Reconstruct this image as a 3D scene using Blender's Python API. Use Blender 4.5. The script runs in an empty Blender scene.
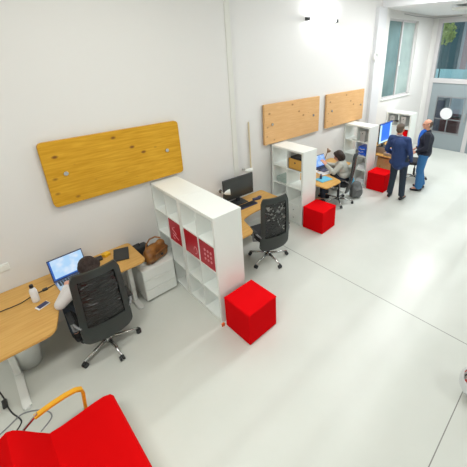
import bpy, bmesh, math, random
from mathutils import Vector, Matrix, Euler
random.seed(7)
PI = math.pi
sc = bpy.context.scene
COL = sc.collection

# ------------------------------------------------------------------ materials
def mat(name, col, rough=.5, metal=0, spec=.5, emit=None, estr=1, coat=0):
    m = bpy.data.materials.new(name); m.use_nodes = True
    b = m.node_tree.nodes['Principled BSDF']
    b.inputs['Base Color'].default_value = (*col, 1)
    b.inputs['Roughness'].default_value = rough
    b.inputs['Metallic'].default_value = metal
    b.inputs['Specular IOR Level'].default_value = spec
    b.inputs['Coat Weight'].default_value = coat
    if emit:
        b.inputs['Emission Color'].default_value = (*emit, 1)
        b.inputs['Emission Strength'].default_value = estr
    return m
def nodes(m): return m.node_tree.nodes, m.node_tree.links, m.node_tree.nodes['Principled BSDF']
def noise_bump(m, scale, strength, stretch=(1, 1, 1), detail=3, dist=.01):
    n, l, b = nodes(m)
    tc = n.new('ShaderNodeTexCoord'); mp = n.new('ShaderNodeMapping'); mp.inputs['Scale'].default_value = stretch
    t = n.new('ShaderNodeTexNoise'); t.inputs['Scale'].default_value = scale; t.inputs['Detail'].default_value = detail
    bp = n.new('ShaderNodeBump'); bp.inputs['Strength'].default_value = strength; bp.inputs['Distance'].default_value = dist
    l.new(tc.outputs['Object'], mp.inputs[0]); l.new(mp.outputs[0], t.inputs[0]); l.new(t.outputs[0], bp.inputs['Height'])
    l.new(bp.outputs[0], b.inputs['Normal'])
def noise_col(m, c1, c2, scale, stretch=(1, 1, 1), lo=.35, hi=.65, detail=4):
    n, l, b = nodes(m)
    tc = n.new('ShaderNodeTexCoord'); mp = n.new('ShaderNodeMapping'); mp.inputs['Scale'].default_value = stretch
    t = n.new('ShaderNodeTexNoise'); t.inputs['Scale'].default_value = scale; t.inputs['Detail'].default_value = detail
    r = n.new('ShaderNodeValToRGB'); r.color_ramp.elements[0].position = lo; r.color_ramp.elements[1].position = hi
    r.color_ramp.elements[0].color = (*c1, 1); r.color_ramp.elements[1].color = (*c2, 1)
    l.new(tc.outputs['Object'], mp.inputs[0]); l.new(mp.outputs[0], t.inputs[0]); l.new(t.outputs[0], r.inputs[0])
    l.new(r.outputs[0], b.inputs['Base Color'])
    return r
def wood(name, c1, c2, knots=None, rough=.45):
    m = mat(name, c1, rough, spec=.22)
    r = noise_col(m, c1, c2, 3.0, (1.2, 14, 14), .3, .7, 6)
    if knots:
        n, l, b = nodes(m)
        tc = n.new('ShaderNodeTexCoord'); mp = n.new('ShaderNodeMapping'); mp.inputs['Scale'].default_value = (4.2, 7, 7)
        v = n.new('ShaderNodeTexVoronoi'); v.inputs['Scale'].default_value = 1.0
        q = n.new('ShaderNodeValToRGB'); q.color_ramp.elements[0].position = .07; q.color_ramp.elements[1].position = .17
        q.color_ramp.elements[0].color = (1, 1, 1, 1); q.color_ramp.elements[1].color = (0, 0, 0, 1)
        mx = n.new('ShaderNodeMix'); mx.data_type = 'RGBA'; mx.inputs['B'].default_value = (*knots, 1)
        l.new(tc.outputs['Object'], mp.inputs[0]); l.new(mp.outputs[0], v.inputs[0]); l.new(v.outputs['Distance'], q.inputs[0])
        l.new(q.outputs[0], mx.inputs['Factor']); l.new(r.outputs[0], mx.inputs['A']); l.new(mx.outputs['Result'], b.inputs['Base Color'])
    return m
W_WALL = mat('wall_paint', (.77, .765, .742), .7); noise_bump(W_WALL, 6, .12, dist=.01)
W_CEIL = mat('ceiling_paint', (.86, .87, .88), .8); noise_bump(W_CEIL, 10, .05)
M_WHITE = mat('white_laminate', (.85, .885, .85), .4); noise_bump(M_WHITE, 30, .02)
M_WHITE2 = mat('white_powder_coat', (.82, .84, .80), .4); noise_bump(M_WHITE2, 60, .03)
M_PINE = wood('pine_dim_light_tone', (.56, .28, .012), (.72, .40, .035), (.22, .09, .02))  # near board: dim warm lighting is put into the wood colour
M_PINE_L = wood('pine_bright_light_tone', (.70, .40, .17), (.78, .49, .23), (.40, .19, .07))  # far boards: strong lighting is put into the wood colour; low cabinet shares it
M_OAK = wood('desk_oak', (.58, .32, .085), (.68, .41, .13), None, .38)
M_ARM = wood('golden_bentwood', (.72, .34, .02), (.84, .43, .035), None, .35)
M_RED = mat('red_fabric', (.72, .003, .006), .9, spec=.04); noise_bump(M_RED, 180, .25, dist=.003)
M_REDL = mat('lounge_red_wool', (.62, .003, .004), .95, spec=.03); noise_bump(M_REDL, 150, .25, dist=.003)
M_INS = mat('red_lacquer_insert', (.50, .004, .022), .3); noise_bump(M_INS, 20, .02)
M_PINK = mat('pale_pink_print', (.80, .33, .36), .5); noise_bump(M_PINK, 40, .02)
M_BLK = mat('black_plastic', (.022, .024, .026), .42); noise_bump(M_BLK, 80, .08)
M_FRAME = mat('charcoal_frame', (.026, .033, .031), .45); noise_bump(M_FRAME, 60, .1)
M_CHROME = mat('brushed_steel', (.62, .63, .62), .25, 1); noise_bump(M_CHROME, 40, .02)
M_MIRROR = mat('polished_chrome', (.8, .8, .84), .08, 1); noise_bump(M_MIRROR, 3, .02)
M_GREYP = mat('grey_plastic', (.25, .26, .27), .5); noise_bump(M_GREYP, 60, .05)
M_SEATF = mat('black_seat_fabric', (.025, .026, .028), .85); noise_bump(M_SEATF, 140, .3, dist=.004)
M_NAVY = mat('navy_suit', (.018, .045, .15), .8); noise_bump(M_NAVY, 9, .5, dist=.03)
M_SLACK = mat('dark_trousers', (.022, .035, .055), .85); noise_bump(M_SLACK, 9, .5, (1, 1, .5), dist=.03)
M_JEANS = mat('blue_denim', (.04, .18, .42), .85); noise_bump(M_JEANS, 11, .6, (1, 1, .6), dist=.03)
M_DJKT = mat('black_jacket', (.012, .016, .032), .75); noise_bump(M_DJKT, 9, .5, dist=.03)
M_BSHIRT = mat('bright_blue_shirt', (.02, .14, .62), .8); noise_bump(M_BSHIRT, 14, .4)
M_WSHIRT = mat('white_knit', (.72, .70, .69), .9); noise_bump(M_WSHIRT, 22, .5, dist=.02)
M_GSHIRT = mat('grey_shirt', (.50, .51, .46), .9); noise_bump(M_GSHIRT, 18, .5, dist=.02)
M_SKIN = mat('skin', (.72, .36, .24), .55); noise_bump(M_SKIN, 40, .05)
M_HAIRD = mat('dark_brown_hair', (.028, .014, .010), .6); noise_bump(M_HAIRD, 30, .8, (4, 4, .6), dist=.02)
M_HAIRG = mat('greying_brown_hair', (.12, .085, .06), .7); noise_bump(M_HAIRG, 40, .6, (3, 3, .6), dist=.02)
M_SHOE = mat('black_leather', (.015, .015, .018), .35); noise_bump(M_SHOE, 30, .1)
M_LEATH = mat('tan_leather', (.36, .15, .025), .5); noise_col(M_LEATH, (.14, .05, .01), (.36, .15, .025), 9); noise_bump(M_LEATH, 12, .6, dist=.02)
M_GBAG = mat('grey_canvas', (.16, .17, .17), .9); noise_bump(M_GBAG, 12, .6, dist=.02)
M_ALU = mat('painted_aluminium', (.62, .60, .60), .4, .1); noise_bump(M_ALU, 30, .03)
M_DOORG = mat('grey_blue_door_enamel', (.30, .35, .37), .18); noise_bump(M_DOORG, 2, .03)
M_YPLAS = mat('yellow_plastic', (.85, .48, .02), .5); noise_bump(M_YPLAS, 30, .05)
M_CYAN = mat('light_blue_card', (.12, .50, .74), .5); noise_bump(M_CYAN, 30, .05)
M_BLUE = mat('blue_plastic', (.02, .12, .66), .45); noise_bump(M_BLUE, 20, .1)
M_PAPER = mat('white_paper', (.85, .85, .86), .7); noise_bump(M_PAPER, 30, .05)
M_GREEN = mat('grey_green_cloth', (.42, .52, .48), .9); noise_bump(M_GREEN, 30, .3)
M_CARD = mat('yellow_brown_card', (.66, .36, .07), .7); noise_bump(M_CARD, 40, .1)
M_BROWN = mat('brown_card', (.36, .25, .17), .7); noise_bump(M_BROWN, 40, .1)
M_ORANGE = mat('orange_plastic', (.85, .16, .03), .5); noise_bump(M_ORANGE, 30, .05)
M_WOODSTICK = mat('pale_stick', (.72, .62, .42), .6); noise_bump(M_WOODSTICK, 30, .05)
M_NBLUE = mat('dark_navy_plastic', (.03, .04, .11), .4); noise_bump(M_NBLUE, 40, .05)

def mesh_fabric(hole=1.0):
    m = mat('stretched_black_mesh', (.010, .011, .011), .22)
    n, l, b = nodes(m)
    tc = n.new('ShaderNodeTexCoord'); mp = n.new('ShaderNodeMapping'); mp.inputs['Scale'].default_value = (4, 4, 15); mp.inputs['Rotation'].default_value = (0, .35, 0)
    t = n.new('ShaderNodeTexNoise'); t.inputs['Scale'].default_value = 1.4; t.inputs['Detail'].default_value = 2; t.inputs['Distortion'].default_value = .6
    bp = n.new('ShaderNodeBump'); bp.inputs['Strength'].default_value = 1; bp.inputs['Distance'].default_value = .05
    l.new(tc.outputs['Object'], mp.inputs[0]); l.new(mp.outputs[0], t.inputs[0]); l.new(t.outputs[0], bp.inputs['Height']); l.new(bp.outputs[0], b.inputs['Normal'])
    ck = n.new('ShaderNodeTexNoise'); ck.inputs['Scale'].default_value = 14 if hole > .9 else 24; ck.inputs['Detail'].default_value = 1
    r = n.new('ShaderNodeValToRGB'); r.color_ramp.elements[0].position = .52; r.color_ramp.elements[1].position = .60
    r.color_ramp.elements[0].color = (1, 1, 1, 1); r.color_ramp.elements[1].color = (hole, hole, hole, 1)
    l.new(tc.outputs['Object'], ck.inputs[0]); l.new(ck.outputs[0], r.inputs[0]); l.new(r.outputs[0], b.inputs['Alpha'])
    return m
M_MESH = mesh_fabric(); M_MESH2 = mesh_fabric(.25)

def floor_mat():
    m = mat('resin_floor', (.76, .77, .72), .3, spec=.5)
    n, l, b = nodes(m)
    tc = n.new('ShaderNodeTexCoord'); sx = n.new('ShaderNodeSeparateXYZ'); l.new(tc.outputs['Object'], sx.inputs[0])
    def line(out, pos, w):
        s = n.new('ShaderNodeMath'); s.operation = 'SUBTRACT'; s.inputs[1].default_value = pos; l.new(out, s.inputs[0])
        a = n.new('ShaderNodeMath'); a.operation = 'ABSOLUTE'; l.new(s.outputs[0], a.inputs[0])
        c = n.new('ShaderNodeMath'); c.operation = 'LESS_THAN'; c.inputs[1].default_value = w; l.new(a.outputs[0], c.inputs[0])
        return c.outputs[0]
    a = line(sx.outputs[0], 3.42, .005); c = line(sx.outputs[1], -4.06, .0045); d = line(sx.outputs[0], -2.6, .006)
    mx1 = n.new('ShaderNodeMath'); mx1.operation = 'MAXIMUM'; l.new(a, mx1.inputs[0]); l.new(c, mx1.inputs[1])
    mx2 = n.new('ShaderNodeMath'); mx2.operation = 'MAXIMUM'; l.new(mx1.outputs[0], mx2.inputs[0]); l.new(d, mx2.inputs[1])
    t = n.new('ShaderNodeTexNoise'); t.inputs['Scale'].default_value = .9; t.inputs['Detail'].default_value = 5
    l.new(tc.outputs['Object'], t.inputs[0])
    r = n.new('ShaderNodeValToRGB'); r.color_ramp.elements[0].position = .3; r.color_ramp.elements[1].position = .7
    r.color_ramp.elements[0].color = (.62, .645, .59, 1); r.color_ramp.elements[1].color = (.69, .71, .66, 1)
    l.new(t.outputs[0], r.inputs[0])
    mx = n.new('ShaderNodeMix'); mx.data_type = 'RGBA'; mx.inputs['B'].default_value = (.24, .24, .22, 1)
    l.new(mx2.outputs[0], mx.inputs['Factor']); l.new(r.outputs[0], mx.inputs['A']); l.new(mx.outputs['Result'], b.inputs['Base Color'])
    rr = n.new('ShaderNodeMapRange'); rr.inputs[3].default_value = .22; rr.inputs[4].default_value = .42
    l.new(t.outputs[0], rr.inputs[0]); l.new(rr.outputs[0], b.inputs['Roughness'])
    return m
M_FLOOR = floor_mat()

def glass_mat(name, tint, refl=.12, tr=True):
    m = bpy.data.materials.new(name); m.use_nodes = True
    n, l = m.node_tree.nodes, m.node_tree.links; n.clear()
    o = n.new('ShaderNodeOutputMaterial'); mx = n.new('ShaderNodeMixShader'); g = n.new('ShaderNodeBsdfGlossy'); g.inputs['Roughness'].default_value = .03
    t = n.new('ShaderNodeBsdfTransparent'); t.inputs[0].default_value = (*tint, 1)
    fr = n.new('ShaderNodeFresnel'); fr.inputs[0].default_value = 1.5
    ad = n.new('ShaderNodeMath'); ad.operation = 'ADD'; ad.inputs[1].default_value = refl; l.new(fr.outputs[0], ad.inputs[0])
    l.new(ad.outputs[0], mx.inputs[0]); l.new(t.outputs[0], mx.inputs[1]); l.new(g.outputs[0], mx.inputs[2]); l.new(mx.outputs[0], o.inputs[0])
    return m
M_GLASS = glass_mat('clear_door_glass', (.86, .92, .93), .03)
def frosted(name, col):
    m = bpy.data.materials.new(name); m.use_nodes = True
    n, l = m.node_tree.nodes, m.node_tree.links
    b = n['Principled BSDF']; b.inputs['Base Color'].default_value = (*col, 1); b.inputs['Roughness'].default_value = .15
    b.inputs['Transmission Weight'].default_value = .15; noise_col(m, tuple(c * .85 for c in col), tuple(min(1, c * 1.15) for c in col), 1.5)
    return m
M_TEAL = frosted('teal_tinted_glass', (.17, .27, .27)); M_PALEG = frosted('pale_frosted_glass', (.42, .53, .50))

def screen(name, col, strength, bands=None):
    m = mat(name, col, .3)
    n, l, b = nodes(m)
    tc = n.new('ShaderNodeTexCoord'); t = n.new('ShaderNodeTexNoise'); t.inputs['Scale'].default_value = 9
    r = n.new('ShaderNodeValToRGB'); r.color_ramp.elements[0].position = .4; r.color_ramp.elements[1].position = .6
    r.color_ramp.elements[0].color = (*col, 1); r.color_ramp.elements[1].color = (*(bands or col), 1)
    l.new(tc.outputs['Object'], t.inputs[0]); l.new(t.outputs[0], r.inputs[0])
    l.new(r.outputs[0], b.inputs['Emission Color']); b.inputs['Emission Strength'].default_value = strength
    b.inputs['Base Color'].default_value = (.02, .02, .02, 1)
    return m
M_SCR1 = screen('laptop_screen_page', (.42, .66, .92), 1.0, (.72, .82, .95))
M_SCRB = screen('screen_blue_window', (.0, .16, .85), 1.1); M_SCRW = screen('screen_pale_desktop', (.55, .80, .95), 1.2)
M_SCR3 = screen('laptop_screen_blue', (.22, .42, .85), 1.1, (.55, .72, .95))
M_SCRBAR = screen('screen_blue_bar', (.02, .15, .60), .8)
M_TUBE = mat('lit_fluorescent_tube', (.9, .9, .9), .4, emit=(.95, .97, 1), estr=9)

# ------------------------------------------------------------------ mesh helpers
class MB:
    def __init__(s): s.bm = bmesh.new()
    def _add(s, verts, M=None):
        if M is not None: bmesh.ops.transform(s.bm, matrix=M, verts=verts)
        return s
    def box(s, x0, x1, y0, y1, z0, z1, rot=None, bevel=0):
        r = bmesh.ops.create_cube(s.bm, size=1)
        c = Vector(((x0 + x1) / 2, (y0 + y1) / 2, (z0 + z1) / 2))
        M = Matrix.Translation(c) @ (Euler(rot).to_matrix().to_4x4() if rot else Matrix()) @ Matrix.Diagonal((abs(x1 - x0), abs(y1 - y0), abs(z1 - z0), 1))
        bmesh.ops.transform(s.bm, matrix=M, verts=r['verts'])
        if bevel:
            es = list({e for v in r['verts'] for e in v.link_edges})
            bmesh.ops.bevel(s.bm, geom=es, offset=bevel, segments=3, affect='EDGES', profile=.5)
        return s
    def cyl(s, a, b, r0, r1=None, seg=16):
        a = Vector(a); b = Vector(b); d = b - a; r1 = r0 if r1 is None else r1
        q = bmesh.ops.create_cone(s.bm, segments=seg, radius1=r0, radius2=r1, depth=d.length, cap_ends=True)
        M = Matrix.Translation((a + b) / 2) @ d.to_track_quat('Z', 'Y').to_matrix().to_4x4()
        return s._add(q['verts'], M)
    def ell(s, c, r, rot=None, seg=16):
        q = bmesh.ops.create_uvsphere(s.bm, u_segments=seg, v_segments=max(6, seg * 2 // 3), radius=1)
        if not hasattr(r, '__len__'): r = (r, r, r)
        M = Matrix.Translation(Vector(c)) @ (Euler(rot).to_matrix().to_4x4() if rot else Matrix()) @ Matrix.Diagonal((*r, 1))
        return s._add(q['verts'], M)
    def capsule(s, a, b, r0, r1=None, seg=14):
        r1 = r0 if r1 is None else r1
        s.cyl(a, b, r0, r1, seg); s.ell(a, r0, seg=seg); s.ell(b, r1, seg=seg); return s
    def tube(s, pts, r, seg=10, soft=0):
        if soft:
            P = [Vector(p) for p in pts]; P = [P[0]] + P + [P[-1]]; out = []
            for i in range(1, len(P) - 2):
                a, b, c, d = P[i - 1:i + 3]
                for k in range(soft):
                    t = k / soft; out.append(.5 * ((2 * b) + (c - a) * t + (2 * a - 5 * b + 4 * c - d) * t * t + (3 * b - a - 3 * c + d) * t ** 3))
            pts = out + [P[-2]]
        for a, b in zip(pts, pts[1:]): s.cyl(a, b, r, r, seg)
        for p in pts[1:-1]: s.ell(p, r * 1.0, seg=seg)
        return s
    def prism(s, pts, z0, z1, bevel=0):
        lo = [s.bm.verts.new((x, y, z0)) for x, y in pts]; hi = [s.bm.verts.new((x, y, z1)) for x, y in pts]
        n = len(pts)
        f = [s.bm.faces.new(hi), s.bm.faces.new(lo[::-1])] + [s.bm.faces.new((lo[i], lo[(i + 1) % n], hi[(i + 1) % n], hi[i])) for i in range(n)]
        bmesh.ops.recalc_face_normals(s.bm, faces=f)
        if bevel:
            es = [e for e in f[0].edges] + [e for e in f[1].edges]
            bmesh.ops.bevel(s.bm, geom=es, offset=bevel, segments=2, affect='EDGES')
        return s
    def lathe(s, prof, c=(0, 0, 0), seg=32):
        rings = []
        for r, z in prof:
            rings.append([s.bm.verts.new((c[0] + r * math.cos(2 * PI * i / seg), c[1] + r * math.sin(2 * PI * i / seg), c[2] + z)) for i in range(seg)])
        fs = []
        for a, b in zip(rings, rings[1:]):
            for i in range(seg): fs.append(s.bm.faces.new((a[i], a[(i + 1) % seg], b[(i + 1) % seg], b[i])))
        return s
    def ring(s, pts, width, y0, y1):  # unused placeholder for outlines
        return s
    def mesh(s, name):
        me = bpy.data.meshes.new(name); s.bm.normal_update(); s.bm.to_mesh(me); s.bm.free(); return me
    def build(s, name, m, parent=None, smooth=False, loc=(0, 0, 0), rot=(0, 0, 0)):
        me = s.mesh(name); me.materials.append(m)
        if smooth:
            for p in me.polygons: p.use_smooth = True
        o = bpy.data.objects.new(name, me); COL.objects.link(o); o.parent = parent; o.location = loc; o.rotation_euler = rot
        return o
def smooth_angle(o, deg=40):
    me = o.data
    for p in me.polygons: p.use_smooth = True
    bm = bmesh.new(); bm.from_mesh(me)
    for e in bm.edges:
        if len(e.link_faces) == 2 and e.calc_face_angle(0) > math.radians(deg): e.smooth = False
    bm.to_mesh(me); bm.free(); return o
def tag(o, label=None, cat=None, group=None, kind=None):
    if label: o['label'] = label
    if cat: o['category'] = cat
    if group: o['group'] = group
    if kind: o['kind'] = kind
    return o
def empty(name, loc, rz=0, label=None, cat=None, group=None):
    o = bpy.data.objects.new(name, None); COL.objects.link(o); o.location = loc; o.rotation_euler = (0, 0, rz); o.empty_display_size = .1
    return tag(o, label, cat, group)
def copy_tree(o, parent=None):
    c = o.copy(); COL.objects.link(c); c.parent = parent
    for ch in [q for q in list(bpy.data.objects) if q.parent == o]: copy_tree(ch, c)
    return c
def fillet(pts, rad, n=6):
    out = []; N = len(pts)
    for i, p in enumerate(pts):
        r = rad[i] if hasattr(rad, '__len__') else rad
        p = Vector(p); a = Vector(pts[i - 1]) - p; b = Vector(pts[(i + 1) % N]) - p
        if r <= 0: out.append(tuple(p)); continue
        r = min(r, a.length * .49, b.length * .49); A = p + a.normalized() * r; B = p + b.normalized() * r
        for k in range(n + 1):
            t = k / n; out.append(tuple(A * (1 - t) ** 2 + p * 2 * t * (1 - t) + B * t * t))
    return out
def organic(mb, name, m, voxel, parent=None, iters=4, fac=.5):
    """one continuous skin grown over overlapping volumes"""
    me = mb.mesh(name + '_src'); o = bpy.data.objects.new('tmp', me); COL.objects.link(o)
    rm = o.modifiers.new('r', 'REMESH'); rm.mode = 'VOXEL'; rm.voxel_size = voxel; rm.use_smooth_shade = True
    if iters:
        sm = o.modifiers.new('s', 'SMOOTH'); sm.iterations = iters; sm.factor = fac
    dg = bpy.context.evaluated_depsgraph_get(); dg.update()
    me2 = bpy.data.meshes.new_from_object(o.evaluated_get(dg)); me2.name = name
    bpy.data.objects.remove(o); me2.materials.clear(); me2.materials.append(m)
    for p in me2.polygons: p.use_smooth = True
    r = bpy.data.objects.new(name, me2); COL.objects.link(r); r.parent = parent
    return r

# ------------------------------------------------------------------ setting
XF, XL, YR, ZC = 11.31, -3.6, -8.6, 4.75
def struct(o): o['kind'] = 'structure'; return o
struct(MB().box(XL - .2, XF + .0, YR - .2, .3, -.1, 0).build('floor', M_FLOOR))
w = MB().box(XL - .2, 3.2, -.18, .3, 0, ZC).box(3.2, 8.45, 0, .3, 0, ZC).box(8.45, 10.23, 0, .3, 0, 1.84).box(8.45, 10.23, 0, .3, 3.87, ZC).box(10.23, XF + .25, 0, .3, 0, ZC)
struct(w.build('wall_left', W_WALL))
# far wall: door opening y -.18..-2.83, then glazing bays to y -6.9
w = MB().box(XF, XF + .25, -.17, 0, 0, ZC).box(XF, XF + .25, -3.67, -.17, 3.98, ZC).box(XF, XF + .25, YR, -3.67, 0, ZC)
struct(w.build('wall_far', W_WALL))
struct(MB().box(XL - .2, XF + .25, YR - .2, YR, 0, ZC).build('wall_right', W_WALL))
struct(MB().box(XL - .2, XL, YR, -.18, 0, ZC).build('wall_back', W_WALL))
struct(MB().box(XL - .2, XF + .25, YR - .2, .3, ZC, ZC + .15).build('ceiling', W_CEIL))
struct(MB().box(8.0, XF, YR, 0, 4.06, 4.72).build('ceiling_slab', W_CEIL))
# window in left wall
win = struct(empty('window_1', (8.45, 0, 1.84)))
m = MB(); m.box(0, 1.78, .06, .12, 0, .05).box(0, 1.78, .06, .12, 1.98, 2.03).box(0, .05, .06, .12, 0, 2.03).box(1.73, 1.78, .06, .12, 0, 2.03).box(.86, .93, .05, .12, 0, 2.03)
m.build('window_frame', M_ALU, win)
MB().box(.05, .86, .085, .095, .05, 1.98).build('pane', M_TEAL, win); MB().box(.93, 1.73, .085, .095, .05, 1.98).build('pane', M_PALEG, win)
MB().box(-.02, 1.80, -.03, .06, -.025, -.001).build('window_sill', M_WHITE2, win)
MB().box(.86, .93, .03, .05, .85, .97, bevel=.008).build('window_handle', M_WHITE2, win)
# door with upper light
door = struct(empty('door_1', (XF, 0, 0)))
m = MB(); m.box(-.03, .1, -.29, -.17, 0, 3.98).box(-.03, .1, -1.62, -1.50, 0, 3.98).box(-.03, .1, -2.86, -2.75, 0, 3.98)
m.box(-.03, .1, -2.75, -.29, 2.12, 2.26).box(-.03, .1, -2.75, -.29, 3.86, 3.98)
m.build('door_frame', M_ALU, door)
for y0, y1 in ((-1.50, -.29), (-2.75, -1.62)):
    lf = MB(); a, b = y0 + .16, y1 - .2
    lf.box(0, .05, y0, y1, .0, .55).box(0, .05, y0, y1, 1.70, 2.12).box(0, .05, y0, a, .55, 1.70).box(0, .05, b, y1, .55, 1.70)
    lf = lf.build('door_leaf', M_DOORG, door)
    g = MB(); g.box(-.01, .06, a, b, .52, .57).box(-.01, .06, a, b, 1.68, 1.72).box(-.01, .06, a, a + .025, .55, 1.70).box(-.01, .06, b - .025, b, .55, 1.70).box(-.005, .055, (a + b) / 2 - .012, (a + b) / 2 + .012, .55, 1.7).box(-.005, .055, a, b, .98, 1.005)
    g.build('glazing_bars', M_GREYP, lf)
    MB().box(.02, .03, a, b, .55, 1.70).build('pane', M_GLASS, lf)
    MB().box(.03, .04, y0, y1, 2.26, 3.86).build('pane', M_GLASS, door)
MB().cyl((-.012, -.86, 1.18), (-.002, -.86, 1.18), .185, .185, 40).build('round_sticker', M_PAPER, door)
m = MB().tube([(-.03, -1.44, .95), (-.07, -1.44, .97), (-.07, -1.44, 1.23), (-.03, -1.44, 1.25)], .012); m.build('door_handle', M_CHROME, door)
# glazed bays on the far wall
wn = struct(empty('window_2', (XF, 0, 0)))
m = MB()
for a, b in ((-3.67, -3.64), (-3.59, -3.54), (-3.36, -3.24), (-2.90, -2.86)): m.box(-.02, .1, a, b, 0, 3.98)
m.box(-.01, .09, -3.64, -2.90, 0, .06).box(-.01, .09, -3.64, -2.90, 3.92, 3.98)
m.build('window_frame', M_ALU, wn)
MB().box(.03, .04, -3.64, -2.9, .06, 3.92).build('pane', M_GLASS, wn)

struct(MB().box(3.11, 3.205, -.19, -.178, 0, ZC, bevel=.004).build('trim_2', mat('corner_strip', (.74, .745, .69), .6)))
# things just outside the door
struct(MB().box(XF, 30, -16, 8, -.16, -.06).build('street_ground', mat('street_asphalt', (.30, .31, .31), .9)))
M_FAC = mat('facade_render', (.50, .54, .57), .8); noise_bump(M_FAC, 4, .3)
M_DTEAL = mat('dark_teal_shutter', (.03, .10, .12), .5); noise_bump(M_DTEAL, 3, .2, (1, 1, 14))
M_ROSE = mat('rose_facade_strip', (.48, .33, .33), .8); noise_bump(M_ROSE, 8, .2)
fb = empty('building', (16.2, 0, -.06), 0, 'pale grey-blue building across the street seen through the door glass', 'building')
MB().box(0, 2, -1.9, 8, 0, 8).build('facade', M_FAC, fb)
MB().box(-.06, 0, .55, 1.35, 2.3, 5.6).build('shutter', M_DTEAL, fb)
MB().box(-.05, 0, .20, .42, 1.4, 6.2).build('pilaster', M_ROSE, fb)
MB().box(-.06, 0, -1.5, -.35, 2.5, 5.2).build('shutter', M_DTEAL, fb)
MB().box(-.10, -.02, -.8, 1.4, 1.85, 2.35).build('glass_reflection_strip', mat('pale_turquoise_reflection', (.55, .90, .92), .5), fb)  # cyan panel stands in for bright reflections in the door glass
M_LEAF = mat('tree_leaves', (.30, .42, .06), .7); noise_col(M_LEAF, (.25, .36, .05), (.75, .80, .25), 12)
tr = empty('tree', (13.9, .45, -.06), 0, 'small street tree with yellow-green crown seen through the glass above the door', 'tree')
fm = MB()
for i in range(420):
    v = Vector((random.gauss(0, 1), random.gauss(0, 1), random.gauss(0, 1))).normalized() * random.random() ** .4
    c = (v.x * .38, v.y * .34, 3.75 + v.z * .42)
    fm.box(c[0] - .045, c[0] + .045, c[1] - .03, c[1] + .03, c[2] - .004, c[2] + .004, rot=(random.random() * 3, random.random() * 3, random.random() * 3))
fm.build('crown', M_LEAF, tr)
MB().tube([(0, 0, 0), (.02, .02, 1.6), (-.02, 0, 2.7), (0, 0, 3.6)], .022).build('trunk', M_DTEAL, tr)
rb = empty('roller_bin', (12.35, -.75, -.06), 0, 'dark red wheeled bin standing outside behind the door glazing', 'bin')
M_DRED = mat('dark_red_plastic', (.16, .02, .03), .6); noise_bump(M_DRED, 20, .1)
MB().box(-.25, .25, -.30, .3, .08, .98, bevel=.03).build('body', M_DRED, rb)
MB().box(-.28, .28, -.32, .32, .98, 1.04, bevel=.015).build('lid', M_BLK, rb)
for s in (-1, 1): MB().cyl((.2, s * .27, .09), (.2, s * .33, .09), .09, .09, 20).build('wheel', M_BLK, rb)
rb2 = empty('dark_post_box', (12.9, -.15, -.06), 0, 'dark grey metal cabinet standing outside left of the red bin', 'cabinet')
MB().box(-.2, .2, -.22, .22, .06, 1.55, bevel=.02).build('body', M_GREYP, rb2); MB().box(-.212, -.2, -.17, .17, .2, 1.45).build('door', M_NBLUE, rb2); MB().box(-.18, .18, -.2, .2, 0, .06).build('plinth', M_BLK, rb2)

# ------------------------------------------------------------------ wall tube light, added ceiling fill lights, low sun
def tube_light(loc, L, label, along='x', group=None, power=None, faces=-1):
    t = empty('tube_light', loc, 0 if along == 'x' else PI / 2, label, 'light', group)
    MB().box(-L / 2, L / 2, -.03, .03, -.02, .03, bevel=.006).build('housing', M_WHITE2, t)
    return t
t = empty('wall_tube_light', (5.58, -.03, 3.675), 0, 'lit fluorescent tube fixed high on the left wall above the desks', 'light')
MB().box(-.40, .40, -.0, .03, -.03, .03).build('housing', M_WHITE2, t)
MB().cyl((-.41, -.035, 0), (.41, -.035, 0), .018).build('tube', M_TUBE, t, True)
for s in (-1, 1): MB().box(s * .44 - .035, s * .44 + .035, -.065, .03, -.03, .03, bevel=.006).build('end_cap', M_BLK, t)
def lamp(name, typ, loc, energy, col=(1, 1, 1), size=(1, 1), rot=(0, 0, 0)):
    L = bpy.data.lights.new(name, typ); L.energy = energy; L.color = col
    if typ == 'AREA': L.shape = 'RECTANGLE'; L.size, L.size_y = size
    o = bpy.data.objects.new(name, L); COL.objects.link(o); o.location = loc; o.rotation_euler = rot; return o
def added_ceiling_fill(x, y, z, power, col, label):  # unseen fixtures, added only to brighten the room
    c = empty('added_ceiling_fill', (x, y, z), 0, label, 'light', 'added ceiling fill lights out of frame')
    MB().box(-.75, .75, -.16, .16, .0, .06, bevel=.01).build('housing', M_WHITE2, c)
    for s in (-1, 1): MB().cyl((s * .6, 0, .06), (s * .6, 0, (ZC if x < 7.9 else 4.06) - z), .004).build('suspension_wire', M_CHROME, c)
    lamp('added_fill_lamp', 'AREA', (x, y, z - .02), power, col, (1.4, .28))
LB = 'added long white ceiling fill light, unseen outside the frame'
WARM = (1, .985, .93); COOL = (.97, .99, 1)
added_ceiling_fill(-0.9, -3.6, 4.3, 78, WARM, LB)
added_ceiling_fill(1.2, -2.1, 4.45, 42, WARM, LB)
added_ceiling_fill(4.8, -1.9, 4.45, 38, COOL, LB)
added_ceiling_fill(3.6, -7.2, 4.2, 50, COOL, LB)
added_ceiling_fill(7.1, -1.7, 4.4, 66, COOL, LB)
added_ceiling_fill(9.5, -1.5, 3.95, 88, COOL, LB)
added_ceiling_fill(9.4, -5.0, 3.95, 52, COOL, LB)
lamp('wall_tube_glow', 'AREA', (5.58, -.10, 3.675), 14, (.96, .98, 1), (.8, .05), (PI / 2, 0, 0)).data.use_shadow = True
lamp('wall_tube_upglow', 'AREA', (5.58, -.075, 3.72), 9, (.96, .98, 1), (.8, .04), (PI, 0, 0))
S = lamp('low_sun', 'SUN', (14, -3, 5), 1.15, (1, .98, .93)); S.data.angle = math.radians(.9)
S.rotation_euler = Vector((-1, 0, -.31)).to_track_quat('-Z', 'Y').to_euler()
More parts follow.
